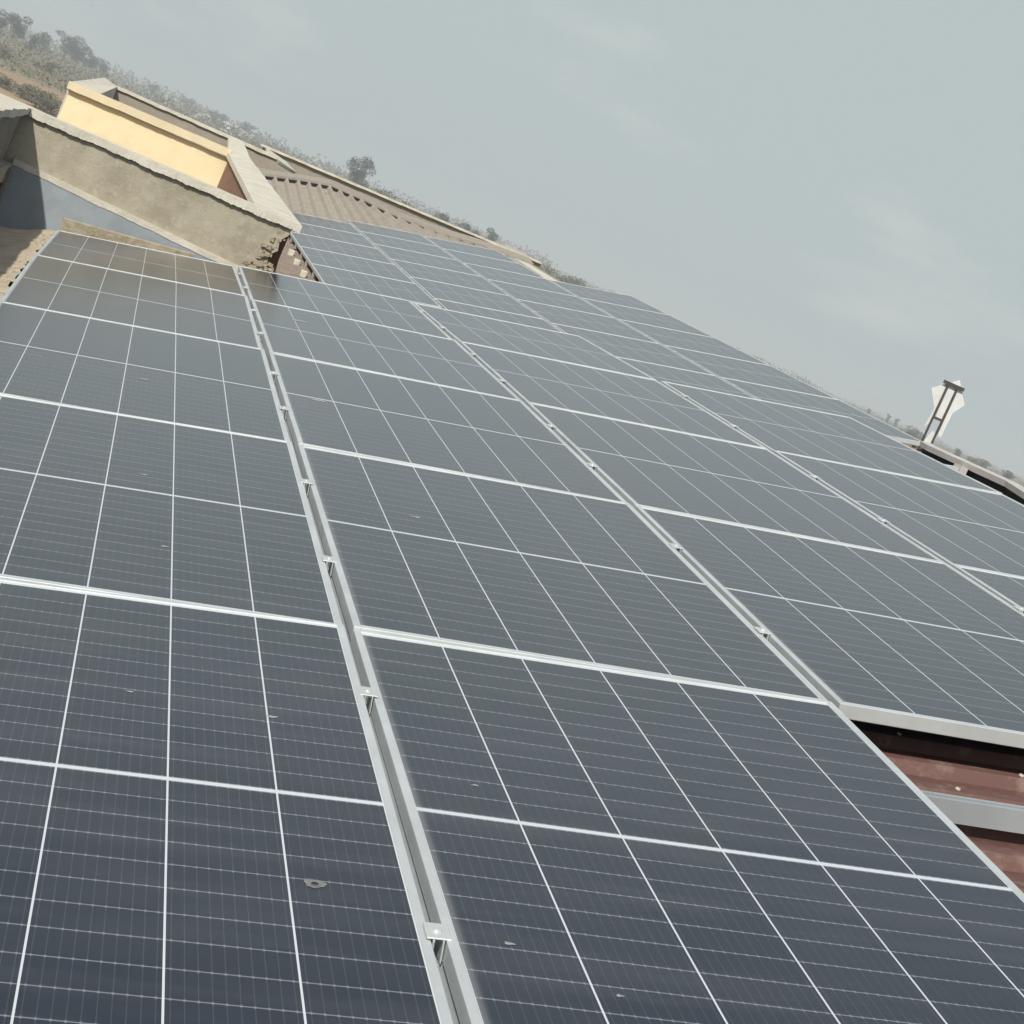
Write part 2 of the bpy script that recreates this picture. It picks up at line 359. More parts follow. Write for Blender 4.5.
# ------------------------------------------------------------------ mounting rails with their clamps
def sect(mb, surf, u0, u1, v, n, w=.04, d0=-.0365, d1=-.086):
    path = []
    for i in range(n + 1):
        u = u0 + (u1 - u0) * i / n; o = surf(u, v, 0); e = .2
        a = (surf(u, v + e) - surf(u, v - e)).normalized(); x = (surf(u + e, v) - surf(u - e, v)).normalized(); path.append((o, a, x.cross(a)))
    h = w / 2; mb.sweep(path, [(-h, d1), (h, d1), (h, d0), (.008, d0), (.008, d0 - .012), (-.008, d0 - .012), (-.008, d0), (-h, d0)])
cl = MB(); cl.box(-.0185, .0185, -.028, .028, .0012, .0040); cl.box(-.0088, -.0062, -.03, .03, -.034, .0012); cl.box(.0062, .0088, -.03, .03, -.034, .0012)
clamp_me = cl.mesh('clamp', .0008); clamp_me.materials.append(M_alu)
bo = MB(); bo.cyl((0, 0, .0040), .007, .004, 8); bolt_me = bo.mesh('bolt'); bolt_me.materials.append(M_alu)
def clamps(root, surf, us, v):
    inv = root.matrix_world.inverted()
    for u in us:
        M = frame_on(surf, u, v, .25, .25, .0012)
        c = bpy.data.objects.new('clamp', clamp_me); COL.objects.link(c); c.parent = root; c.matrix_parent_inverse = Matrix(); c.matrix_basis = inv @ M
        b = bpy.data.objects.new('bolt', bolt_me); COL.objects.link(b); b.parent = c
railA = {-1: ((.265, 3), (.783, 3)), 0: ((.278, 4), (.714, 4)), 1: ((.307, 4), (.697, 4)), 2: ((.28, 4), (.72, 4)), 3: ((.28, 3), (.72, 3))}
def local_mesh(mb, name, M): 
    inv = M.inverted(); mb.v = [tuple(inv @ Vector(p)) for p in mb.v]
    return mb.mesh(name)
for r, pr_ in railA.items():
    for k, (t, nc) in enumerate(pr_):
        v = r * RP + t * PL; u1 = {3: 2.31, 4: 3.50}[nc]
        if r == -1: u1 = 3.5
        M = frame_on(SA, -1.2, v, .2, .2)
        root = empty('mounting_rail', M, 'aluminium rail under near array, %s part of %s panel row from the bottom' % (('lower', 'upper')[k], ROWS[r + 1]), 'mounting rail', 'near array mounting rails')
        mb = MB(); sect(mb, SA, -1.22, u1, v, 10); link('beam', local_mesh(mb, 'beam', M), M_rail, root)
        g = [0 - GA / 2, 1.1566 - GA / 2]
        if nc == 4: g.append(2.3132 - GA / 2)
        if r == -1: g = [0 - GA / 2]
        clamps(root, SA, g, v)
M = frame_on(SA, 2.6, 5.62, .2, .2)
root = empty('mounting_rail', M, 'bright rail end sticking out past the rightmost near panels to the ridge', 'mounting rail')
mb = MB(); sect(mb, SA, 2.6, 3.68, 5.62, 4, .05); link('beam', local_mesh(mb, 'beam', M), M_alu, root)
mb = MB(); p = SA(3.66, 5.62, -.03); mb.box(p.x - .02, p.x + .02, p.y - .05, p.y + .05, p.z - .09, p.z + .005); link('bracket', local_mesh(mb, 'bracket', M), M_ridge, root)
for c in range(4):
    a = c * (PW + GB); n = len(ROWSB[c])
    for k, r in enumerate(ROWSB[c]):
        for j, t in enumerate((.28, .72)):
            v = r * (PL + .003) + OFFB[c] + t * PL; M = frame_on(SB, a, v, .2, .2)
            root = empty('mounting_rail', M, 'rail under far array %s column, %s part of %s panel row from top' % (COLB[c], ('lower', 'upper')[j], ROWS[n - 1 - k]), 'mounting rail', 'far array mounting rails')
            mb = MB(); sect(mb, SB, a - .01, a + PW + (.06 if c == 3 else .0), v, 2); link('beam', local_mesh(mb, 'beam', M), M_rail, root)
            if c < 3: clamps(root, SB, [a + PW + GB / 2], v)

# rails running along the two long gaps
for u, w in ((-GA / 2, 'first'), (1.1566 - GA / 2, 'second')):
    v0 = -2.3 if u < 0 else 0; M = frame_on(SA, u, v0, .2, .2)
    root = empty('mounting_rail', M, 'long grey rail lying in the %s gap between near panel columns from the left' % w, 'mounting rail')
    mb = MB(); vv = [v0 + (9.1 - v0) * i / 16 for i in range(17)]
    mb.sweep([(SA(u, v, 0), M3 @ Vector((1, 0, 0)), M3 @ Vector((0, 0, 1))) for v in vv], [(-.022, -.088), (.022, -.088), (.022, -.0405), (-.022, -.0405)])
    link('beam', local_mesh(mb, 'beam', M), M_rail, root)

# ------------------------------------------------------------------ far, lower building
b2 = empty('building', Vector((0, 0, 0)), 'lower building behind, its dusty roof carrying the far solar panels', 'building')
mb = MB(); sheet(mb, SB, -.95, 2.30, -6.2, 11.7, nu=4, d=-.12); sheet(mb, SB, 2.302, 3.46, -9.3, 11.2, nu=2, d=-.12); sheet(mb, SB, 3.462, 4.72, -9.3, 6.55, nu=2, d=-.12)
sheet(mb, lambda u, v, d: SB(4.72, v, d) + Vector((u - 4.72, 0, -.23 * (u - 4.72))), 4.73, 9.5, -9.3, 6.5, nu=2, d=-.12)
mb.build('roof', M_brownroof, b2)
mb = MB(); mb.box(0.3, 4.6, 10.1, 27.2, -.3, 5.4); mb.box(4.603, 9.8, 7.0, 22.4, -.3, 5.4); mb.build('wall', M_grey, b2)
mb = MB(); mb.sweep([(SB(4.70, v, -.09), RB @ Vector((1, 0, 0)), RB @ Vector((0, 0, 1))) for v in np.linspace(-4.75, 6.3, 8)], [(0, 0), (.26, -.03), (.26, -.01), (.13, .03), (0, .03)])
mb.build('ridge_cap', M_cement, b2)

# ------------------------------------------------------------------ plastered wall, coping and flashing at the roof end
def rough_strip(x0, x1, y0, y1, z0, z1, n, jit, seed=1, zf=None):
    """long coping along X whose lower front edge is ragged"""
    r = random.Random(seed); mb = MB(); vs = []
    for i in range(n + 1):
        x = x0 + (x1 - x0) * i / n; dz = zf(x) if zf else 0
        w = .6 * math.sin(x * 9.1 + seed) + .5 * math.sin(x * 23.7 + 2 * seed) + .4 * math.sin(x * 61 + seed) + .25 * math.sin(x * 137); j = lambda s: s * (w + r.uniform(-.5, .5)) * .7
        vs += [(x, y0 + j(jit * .5), z0 + dz + j(jit)), (x, y0 + j(jit * .3), z1 + dz + j(jit * .25)), (x, y1, z1 + dz + j(jit * .2)), (x, y1, z0 + dz)]
    fs = [(k * 4 + i, k * 4 + (i + 1) % 4, k * 4 + 4 + (i + 1) % 4, k * 4 + 4 + i) for k in range(n) for i in range(4)]
    fs += [(3, 2, 1, 0), (n * 4, n * 4 + 1, n * 4 + 2, n * 4 + 3)]
    mb.add(vs, fs); return mb
wall = empty('parapet_wall', Vector((-.7, 9.9, 6)), 'rough sunlit plaster parapet wall with pale cement coping behind the leftmost panels', 'wall')
WI = Matrix.Translation(-Vector((-.7, 9.9, 6)))
def off(mb, v): mb.v = [(a - v[0], b - v[1], c - v[2]) for a, b, c in mb.v]; return mb
wo = (-.7, 9.9, 6)
# body with a broken right edge
rr = random.Random(3); prof = [(-1.72, 5.6), (.16, 5.6)]
prof += [(.17, 6.62), (.15, 6.70), (.185, 6.76), (.165, 6.83), (.215, 6.88), (.20, 6.95), (.24, 7.00), (.245, 7.045), (-1.72, 7.045)]
mb = MB(); mb.prism([Vector((x, 9.80, z)) for x, z in prof], (0, .24, 0)); off(mb, wo).build('body', M_plaster, wall)
off(rough_strip(-1.62, .300, 9.772, 10.10, 7.048, 7.10, 260, .006, 5), wo).build('coping', M_cement, wall)
off(rough_strip(-1.60, .04, 9.765, 9.80, 6.715, 6.755, 40, .004, 8, lambda x: -.045 * (x + 1.6)), wo).build('ledge', M_cement, wall)
mb = MB(); mb.hexa([(-1.6, 9.60, 6.30), (.0, 9.62, 6.42), (.0, 9.795, 6.30), (-1.6, 9.795, 6.30), (-1.6, 9.770, 6.715), (.0, 9.770, 6.642), (.0, 9.795, 6.642), (-1.6, 9.795, 6.715)])
off(mb, wo).build('flashing', M_galv, wall)
# broken masonry at the right end
mb = MB(); r5 = random.Random(11)
for i in range(150):
    t = r5.random(); x = .03 + .19 * t + r5.uniform(-.05, .015); z = 6.62 + .40 * t * r5.random(); s = r5.uniform(.005, .019) * (.6 + .6 * t); y = 9.80 + r5.uniform(-.012, .02)
    p = [(x + s * a * r5.uniform(.6, 1.3), y + s * b * r5.uniform(.6, 1.3), z + s * c * r5.uniform(.5, 1.1)) for c in (-1, 1) for a, b in ((-1, -1), (1, -1), (1, 1), (-1, 1))]
    mb.hexa(p)
off(mb, wo).build('broken_masonry', M_stone, wall)

lw = empty('concrete_wall', Vector((-2.1, 7.5, 6)), 'shaded grey concrete wall with a pale slab top at the left photo edge', 'wall'); lo = (-2.1, 7.5, 6)
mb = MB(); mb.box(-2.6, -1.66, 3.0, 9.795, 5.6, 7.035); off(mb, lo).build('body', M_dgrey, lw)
mb = MB(); r6 = random.Random(4); n = 30; vs = []
for i in range(n + 1):
    y = 3.0 + (10.25 - 3.0) * i / n; e = r6.uniform(-.012, .012)
    vs += [(-2.7, y, 7.03), (-1.625 + e, y, 7.045 + r6.uniform(-.008, .008)), (-1.62 + e, y, 7.098 + r6.uniform(-.004, .004)), (-2.7, y, 7.10)]
mb.add(vs, [(k * 4 + i, k * 4 + (i + 1) % 4, k * 4 + 4 + (i + 1) % 4, k * 4 + 4 + i) for k in range(n) for i in range(4)] + [(3, 2, 1, 0), (n * 4, n * 4 + 1, n * 4 + 2, n * 4 + 3)])
off(mb, lo).build('coping', M_cement, lw)
mb = MB(); mb.box(-1.66, -1.60, 3.0, 9.76, 6.60, 6.72); off(mb, lo).build('ledge', M_grey, lw)
mb = MB(); mb.box(-1.60, -1.575, 9.50, 9.745, 6.32, 6.70); off(mb, lo).build('dark_gap_box', M_dgrey, lw)  # thin dark box added to draw the shaded gap in the wall corner
mb = MB(); mb.box(-1.66, -1.625, 3.0, 9.76, 6.1, 6.60); off(mb, lo).build('flashing', M_galv, lw)
# mortar gutter strip left of the panels
mb = MB(); r7 = random.Random(9); nu, nv = 10, 60; vs = []
for i in range(nv + 1):
    for j in range(nu + 1):
        v = 1.5 + 8.0 * i / nv; u = -1.80 + .632 * j / nu + (r7.uniform(-.02, .012) if j == nu else 0)
        vs.append(SA(u, v, -.075 + .042 * (j / nu) ** 3 + r7.uniform(-.008, .008)))
mb.add(vs, [(i * (nu + 1) + j, i * (nu + 1) + j + 1, (i + 1) * (nu + 1) + j + 1, (i + 1) * (nu + 1) + j) for i in range(nv) for j in range(nu)])
tag(mb.build('gutter_ledge', M_sand), 'sandy mortar ledge running along the left edge of the leftmost panels', 'ledge')
mb = MB(); cr_ = random.Random(5)
for i in range(45):
    v = cr_.uniform(5.5, 9.3); u = -1.185 + cr_.gauss(-.02, .022); s = cr_.uniform(.003, .008); o = SA(u, v, -.036)
    mb.hexa([(o.x + s * a * cr_.uniform(.6, 1.3), o.y + s * b * cr_.uniform(.6, 1.4), o.z + s * c * cr_.uniform(.4, .9)) for c in (-1, 1) for a, b in ((-1, -1), (1, -1), (1, 1), (-1, 1))])
tag(mb.build('mortar_rubble', M_sand), 'crumbled mortar bits scattered along the left edge of the panels', 'rubble', kind='stuff')
# plank
mb = MB(); mb.hexa([(-1.15, 9.38, 6.40), (-.30, 9.38, 6.56), (-.30, 9.43, 6.56), (-1.15, 9.43, 6.40), (-1.16, 9.38, 6.548), (-.30, 9.38, 6.664), (-.30, 9.43, 6.664), (-1.16, 9.43, 6.548)])
pk = mb.build('plank', M_stone, bevel=.004); tag(pk, 'sandy plank wedged between the top left panel and the blue grey flashing', 'plank')

# ------------------------------------------------------------------ yellow room behind
yb = empty('yellow_building', Vector((-.8, 18, 5)), 'small roofless cream yellow building with pale coping behind the plaster wall', 'building'); yo = (-.8, 18, 5)
mb = MB(); mb.box(-1.72, -.02, 16.0, 16.2, 4.8, 7.235); off(mb, yo).build('wall', M_yellow, yb)
M_ycop = simple('cream_coping', (0.72, 0.62, 0.42), (0.62, 0.54, 0.37), 4, .85, 0, .3, 40)
off(rough_strip(-1.75, -.12, 15.95, 16.24, 7.232, 7.305, 40, .003, 6, lambda x: .012 * (x + 1.7)), yo).build('coping', M_ycop, yb)
mb = MB(); mb.hexa([(-1.72, 16.2, 4.8), (-1.5, 16.2, 4.8), (-1.42, 22, 4.8), (-1.64, 22, 4.8), (-1.75, 16.24, 7.30), (-1.46, 16.24, 7.30), (-1.48, 22, 7.415), (-1.66, 22, 7.455)]); off(mb, yo).build('side_wall', M_cement, yb)
mb = MB(); mb.box(-1.64, .14, 22.0, 22.2, 4.8, 7.385); mb.box(.143, .66, 22.0, 22.2, 7.245, 7.385); off(mb, yo).build('rear_wall', M_grey, yb)
off(rough_strip(-1.5, .62, 21.97, 22.24, 7.385, 7.425, 40, .004, 7), yo).build('rear_coping', M_cement, yb)
# right wall with wide pale top and brown brick inside face
rw = empty('brick_wall', Vector((.1, 13, 6)), 'brown brick wall with wide pale cement top joining plaster wall and yellow building', 'wall'); ro = (.1, 13, 6)
tl = [(-.033, 10.105, 7.100), (.302, 9.80, 7.098), (.066, 16.0, 7.323), (-.147, 15.94, 7.288)]
tl2 = [(.17, 22.0, 7.42), (-.02, 22.0, 7.40)]
mb = MB()
def slab(q, t): mb.hexa([(x, y, z - t) for x, y, z in q] + list(q))
slab([tl[0], tl[1], tl[2], tl[3]], .045); slab([tl[3], tl[2], tl2[0], tl2[1]], .045); off(mb, ro).build('coping', M_cement, rw)
mb = MB(); ins = lambda q: [(q[0][0] + .03, q[0][1], q[0][2] - .05), (q[1][0] - .04, q[1][1] + .25, q[1][2] - .05), (q[2][0] - .03, q[2][1], q[2][2] - .05), (q[3][0] + .03, q[3][1], q[3][2] - .05)]
q = ins(tl); mb.hexa([(x, y, 5.2) for x, y, z in q] + q); off(mb, ro).build('body', M_brick, rw)
# loose pale slab on the rear parapet
mb = MB(); mb.hexa([(.50, 22.3, 7.36), (.95, 22.9, 7.30), (.95, 25.6, 7.33), (.62, 25.4, 7.40), (.50, 22.3, 7.42), (.97, 22.9, 7.335), (.95, 25.6, 7.40), (.60, 25.4, 7.47)])
tag(mb.build('cement_slab', M_cement), 'pale cement slab sloping off the far right corner of the grey rear parapet', 'slab')
# pale blocks on the far roof beside the lowest far panel column
for b_, w in ((.75, 'nearest'), (2.05, 'middle'), (3.35, 'farthest')):
    p = SB(-.10, b_, -.092); q = random.Random(int(b_ * 100)); mb = MB(); s_ = .036
    mb.hexa([(s_ * a * q.uniform(.75, 1.15), s_ * 1.3 * b * q.uniform(.8, 1.2), z) for z in (-.02, .055) for a, b in ((-1, -1), (1, -1), (1, 1), (-1, 1))])
    o = mb.build('concrete_block', M_cement, bevel=.006); o.location = p; tag(o, '%s of three pale blocks on brown roof beside the far panels' % w, 'block', 'pale blocks by the broken wall corner')
# stone and brown sheet in the pocket by the rear panels
mb = MB(); mb.hexa([(.36, 10.3, 5.9), (.385, 10.3, 5.9), (.42, 10.5, 5.9), (.395, 10.5, 5.9), (.23, 10.3, 6.90), (.25, 10.3, 6.90), (.28, 10.5, 6.90), (.26, 10.5, 6.90)])
tag(mb.build('timber_post', M_dark), 'dark leaning timber beside the broken end of the plaster wall', 'post')

# ------------------------------------------------------------------ tan roof sheets and the parapet beyond the far panels
bot = [(.62, 28.9, 6.58), (1.22, 28.9, 6.64), (1.80, 28.8, 6.70), (2.42, 28.8, 6.86), (3.0, 28.8, 6.99), (3.75, 28.8, 7.14), (4.5, 28.2, 7.25), (5.0, 27.6, 7.30), (5.6, 27.0, 7.36)]
top = [(.40, 31, 6.90), (1.05, 31, 6.99), (1.61, 31, 7.15), (2.11, 31, 7.27), (2.69, 31, 7.27), (3.41, 31, 7.24), (4.13, 31, 7.28), (4.8, 31, 7.36), (5.6, 30, 7.42)]
def lerp(P, t):
    xs = np.linspace(0, 1, len(P)); return Vector([float(np.interp(t, xs, [p[i] for p in P])) for i in range(3)])
tsh = empty('roof_sheets', Vector((2.5, 30, 6)), 'dusty tan ribbed roof sheets sloping up beyond the far solar panels', 'roof'); to = (2.5, 30, 6)
mb = MB(); n = 24; vs = []
N = Vector((0, -.16, .30)).normalized()
for i in range(n):
    for f, h in ((0, 0), (.55, 0), (.68, 1), (.88, 1)):
        t = (i + f) / n
        for s in (0, 1):
            a = lerp(bot, t).lerp(lerp(top, t), s); vs.append(a + N * (.06 * h) + Vector((0, 0, 0)))
m = len(vs) // 2
mb.add(vs, [(2 * i, 2 * i + 2, 2 * i + 3, 2 * i + 1) for i in range(m - 1)])
off(mb, to).build('ribbed_sheet', M_tanroof, tsh)
mb = MB(); vs = []
for i in range(41):
    t = i / 40; a = lerp(top, t); vs += [a + Vector((0, -.03, -.05)), a + Vector((0, -.03, .035)), a + Vector((0, .55, .10)), a + Vector((0, .55, -.05))]
mb.add(vs, [(k * 4 + i, k * 4 + (i + 1) % 4, k * 4 + 4 + (i + 1) % 4, k * 4 + 4 + i) for k in range(40) for i in range(4)])
cap = off(mb, to)
ms = MB(); vs = []
for i in range(41):
    t = i / 40; a = lerp(top, t); vs += [a + Vector((0, -.10, -.03)), a + Vector((0, -.10, .035)), a + Vector((0, .02, .035)), a + Vector((0, .02, -.03))]
ms.add(vs, [(k * 4 + i, k * 4 + (i + 1) % 4, k * 4 + 4 + (i + 1) % 4, k * 4 + 4 + i) for k in range(40) for i in range(4)])
off(ms, to).build('dark_gap_strip', M_black, tsh)  # black strip paints the shade in the gaps between ribs under the cap
cap.v = [(x, y, z + .035) for x, y, z in cap.v]; cap.build('sheet_cap', M_tanroof, tsh)
rp = empty('parapet_wall', Vector((3.5, 32.6, 6)), 'long low tan parapet wall with a bright coping along the skyline', 'wall'); po = (3.5, 32.6, 6)
mb = MB(); mb.hexa([(.9, 32.5, 5.0), (6.2, 32.5, 5.0), (6.2, 32.7, 5.0), (.9, 32.7, 5.0), (.9, 32.5, 7.45), (6.2, 32.5, 7.535), (6.2, 32.7, 7.535), (.9, 32.7, 7.45)]); off(mb, po).build('body', M_tanroof, rp)
off(rough_strip(.85, 6.2, 32.44, 32.76, 7.445, 7.485, 60, .004, 12, lambda x: .0165 * (x - .85)), po).build('coping', M_cement, rp)
mb = MB(); mb.hexa([(4.53, 22.9, 6.9), (4.78, 22.9, 6.9), (5.30, 28.8, 6.9), (5.06, 28.8, 6.9), (4.53, 22.9, 7.375), (4.78, 22.9, 7.40), (5.30, 28.8, 7.46), (5.06, 28.8, 7.45)])
off(mb, po).build('end_coping', M_cement, rp)

# ------------------------------------------------------------------ white arrow sign on the ridge
SGN = Vector((5.73, 11.45, 7.466)); px = .0083
ex = (Vector(Rw[0]) - Vector((0, 0, Rw[0][2]))).normalized(); ey = Vector((-ex.y, ex.x, 0)); Ms = Matrix((ex, ey, Vector((0, 0, 1)))).transposed().to_4x4(); Ms.translation = SGN
sg = empty('arrow_sign', Ms, 'white arrow shaped sign plate pointing up on two dark posts beside the roof ridge', 'sign')
arrow = [(8.2, 9), (8.7, 35), (16.1, 47), (1.5, 67), (-20.7, 49), (-9.6, 32), (-11.2, 12), (-5, 24), (2, 24), (3, 10)]
mb = MB(); mb.prism([Vector((h * px, .012, w * px)) for h, w in arrow], (0, .008, 0)); mb.build('plate', M_white, sg)
mb = MB(); mb.prism([Vector((h * px, .012, w * px)) for h, w in ((-6.5, -3), (2, -3), (2, 10), (-2, 12))], (0, .008, 0)); mb.build('foot_plate', M_white, sg)
for h in (-7.3, 2.3):
    mb = MB(); mb.box(h * px - .0075, h * px + .0075, -.010, .011, -.30, 59 * px); mb.build('post', M_dark, sg)
mb = MB(); mb.box(-13 * px, 9 * px, -.011, -.0085, 58 * px, 61.5 * px); mb.build('crossbar', M_dark, sg)
mb = MB(); mb.box(-7.3 * px, 2.3 * px, -.006, .009, 23 * px, 25.5 * px); mb.build('crossbar', M_dark, sg)

# ------------------------------------------------------------------ stains on glass
o = cellsA[(0, -1)]
inv = o.matrix_world.inverted()
def on_panel(x, y, key):
    o = cellsA[key]; d = Vector(Rw[2]) + Vector(Rw[0]) * ((x - 512) / 2098.9) + Vector(Rw[1]) * ((y - 512) / 2098.9)
    iv = o.matrix_world.inverted(); a = iv @ CAM; b = iv.to_3x3() @ d; t = (-.0025 - a.z) / b.z; p = a + b * t; return o, p.x, p.y
o, x, y = 0, 0, 0
def spot_ring():
    o = cellsA[(0, -1)]; x, y = RINGXY
    ring(o, x, y, .006, .017, 1.0).build('stain', M_stain, o)
RINGXY = (0.408, -0.39)

# ------------------------------------------------------------------ trees and bushes
def crown_mesh(name, lobes, leaf, n, seed):
    r = np.random.default_rng(seed); vs = []; fs = []
    for (cx, cy, cz, rx, ry, rz), k in zip(lobes, n):
        d = r.normal(size=(k, 3)); d /= np.linalg.norm(d, axis=1)[:, None]; rad = r.uniform(.35, 1.05, k) ** .6
        P = d * rad[:, None] * np.array([rx, ry, rz]) + np.array([cx, cy, cz])
        for p in P:
            a = r.normal(size=3); a /= np.linalg.norm(a); b = np.cross(a, r.normal(size=3)); b /= np.linalg.norm(b) + 1e-9; s = leaf * r.uniform(.6, 1.4)
            i = len(vs); vs += [p - a * s, p + b * s * .6, p + a * s, p - b * s * .6]; fs.append((i, i + 1, i + 2, i + 3))
    me = bpy.data.meshes.new(name); me.from_pydata([tuple(v) for v in vs], [], fs); me.update(); return me
def trunk_mesh(paths, name='trunk'):
    mb = MB()
    for P, r0, r1 in paths:
        fr_ = []; n = len(P); pr = [(math.cos(i * math.pi / 3), math.sin(i * math.pi / 3)) for i in range(6)]; vs = []
        for k, p in enumerate(P):
            rr_ = r0 + (r1 - r0) * k / (n - 1); vs += [(p[0] + rr_ * a, p[1] + rr_ * b, p[2]) for a, b in pr]
        mb.add(vs, [(k * 6 + i, k * 6 + (i + 1) % 6, k * 6 + 6 + (i + 1) % 6, k * 6 + 6 + i) for k in range(n - 1) for i in range(6)])
    return mb.mesh(name)
def kind(name, lobes, leaf, n, paths, mat, seed):
    c = crown_mesh('crown', lobes, leaf, n, seed); c.materials.append(mat); t = trunk_mesh(paths); t.materials.append(M_trunk)
    return name, c, t
def lob(k, seed, h0, h1, w, s):
    r = random.Random(seed); L = []
    for i in range(k):
        z = h0 + (h1 - h0) * (i + .5) / k; a = r.uniform(0, 6.28); q = w * r.uniform(.15, .75); L.append((q * math.cos(a), q * math.sin(a), z, s * r.uniform(.7, 1.2), s * r.uniform(.7, 1.2), s * r.uniform(.55, .9)))
    return L
KINDS = {   # unit-height trees
 'broad': kind('tree', lob(12, 2, .32, .92, .30, .16), .017, [260] * 12, [([(0, 0, -.1), (.01, 0, .2), (.03, .01, .45), (.05, .0, .8)], .03, .008), ([(.02, 0, .3), (.14, .05, .5), (.22, .05, .66)], .014, .005), ([(.02, 0, .28), (-.10, -.05, .48), (-.2, 0, .62)], .014, .005)], M_leaf, 1),
 'round': kind('tree', lob(9, 5, .22, .85, .30, .20), .020, [260] * 9, [([(0, 0, -.1), (0, .01, .3), (.02, 0, .7)], .035, .01)], M_leaf, 2),
 'tall': kind('tree', lob(8, 8, .2, .93, .10, .12), .018, [200] * 8, [([(0, 0, -.1), (0, .01, .4), (.01, 0, .9)], .025, .006)], M_leaf, 3),
 'shrub': kind('bush', lob(8, 11, .10, .70, .55, .30), .034, [220] * 8, [([(0, 0, -.1), (0, .01, .2), (.05, 0, .5)], .03, .01)], M_dry, 4)}
n_tree = [0]
def tree(k, X, Y, h, label, group, wide=1.0):
    nm, c, t = KINDS[k]; D = math.hypot(X - CAM.x, Y - CAM.y); z = hD(D)
    M = Matrix.Translation((X, Y, z)) @ Matrix.Rotation(random.uniform(0, 6.28), 4, 'Z') @ Matrix.Diagonal((h * wide, h * wide, h, 1))
    r = empty(nm, M, label, 'tree' if nm == 'tree' else 'bush', group)
    for me, n_ in ((c, 'crown'), (t, 'trunk')):
        o = bpy.data.objects.new(n_, me); COL.objects.link(o); o.parent = r
G1, G2, G3, G4 = 'trees on the left hillside', 'bushes in the dry field', 'trees along the far parapet', 'plants beyond the roof ridge'
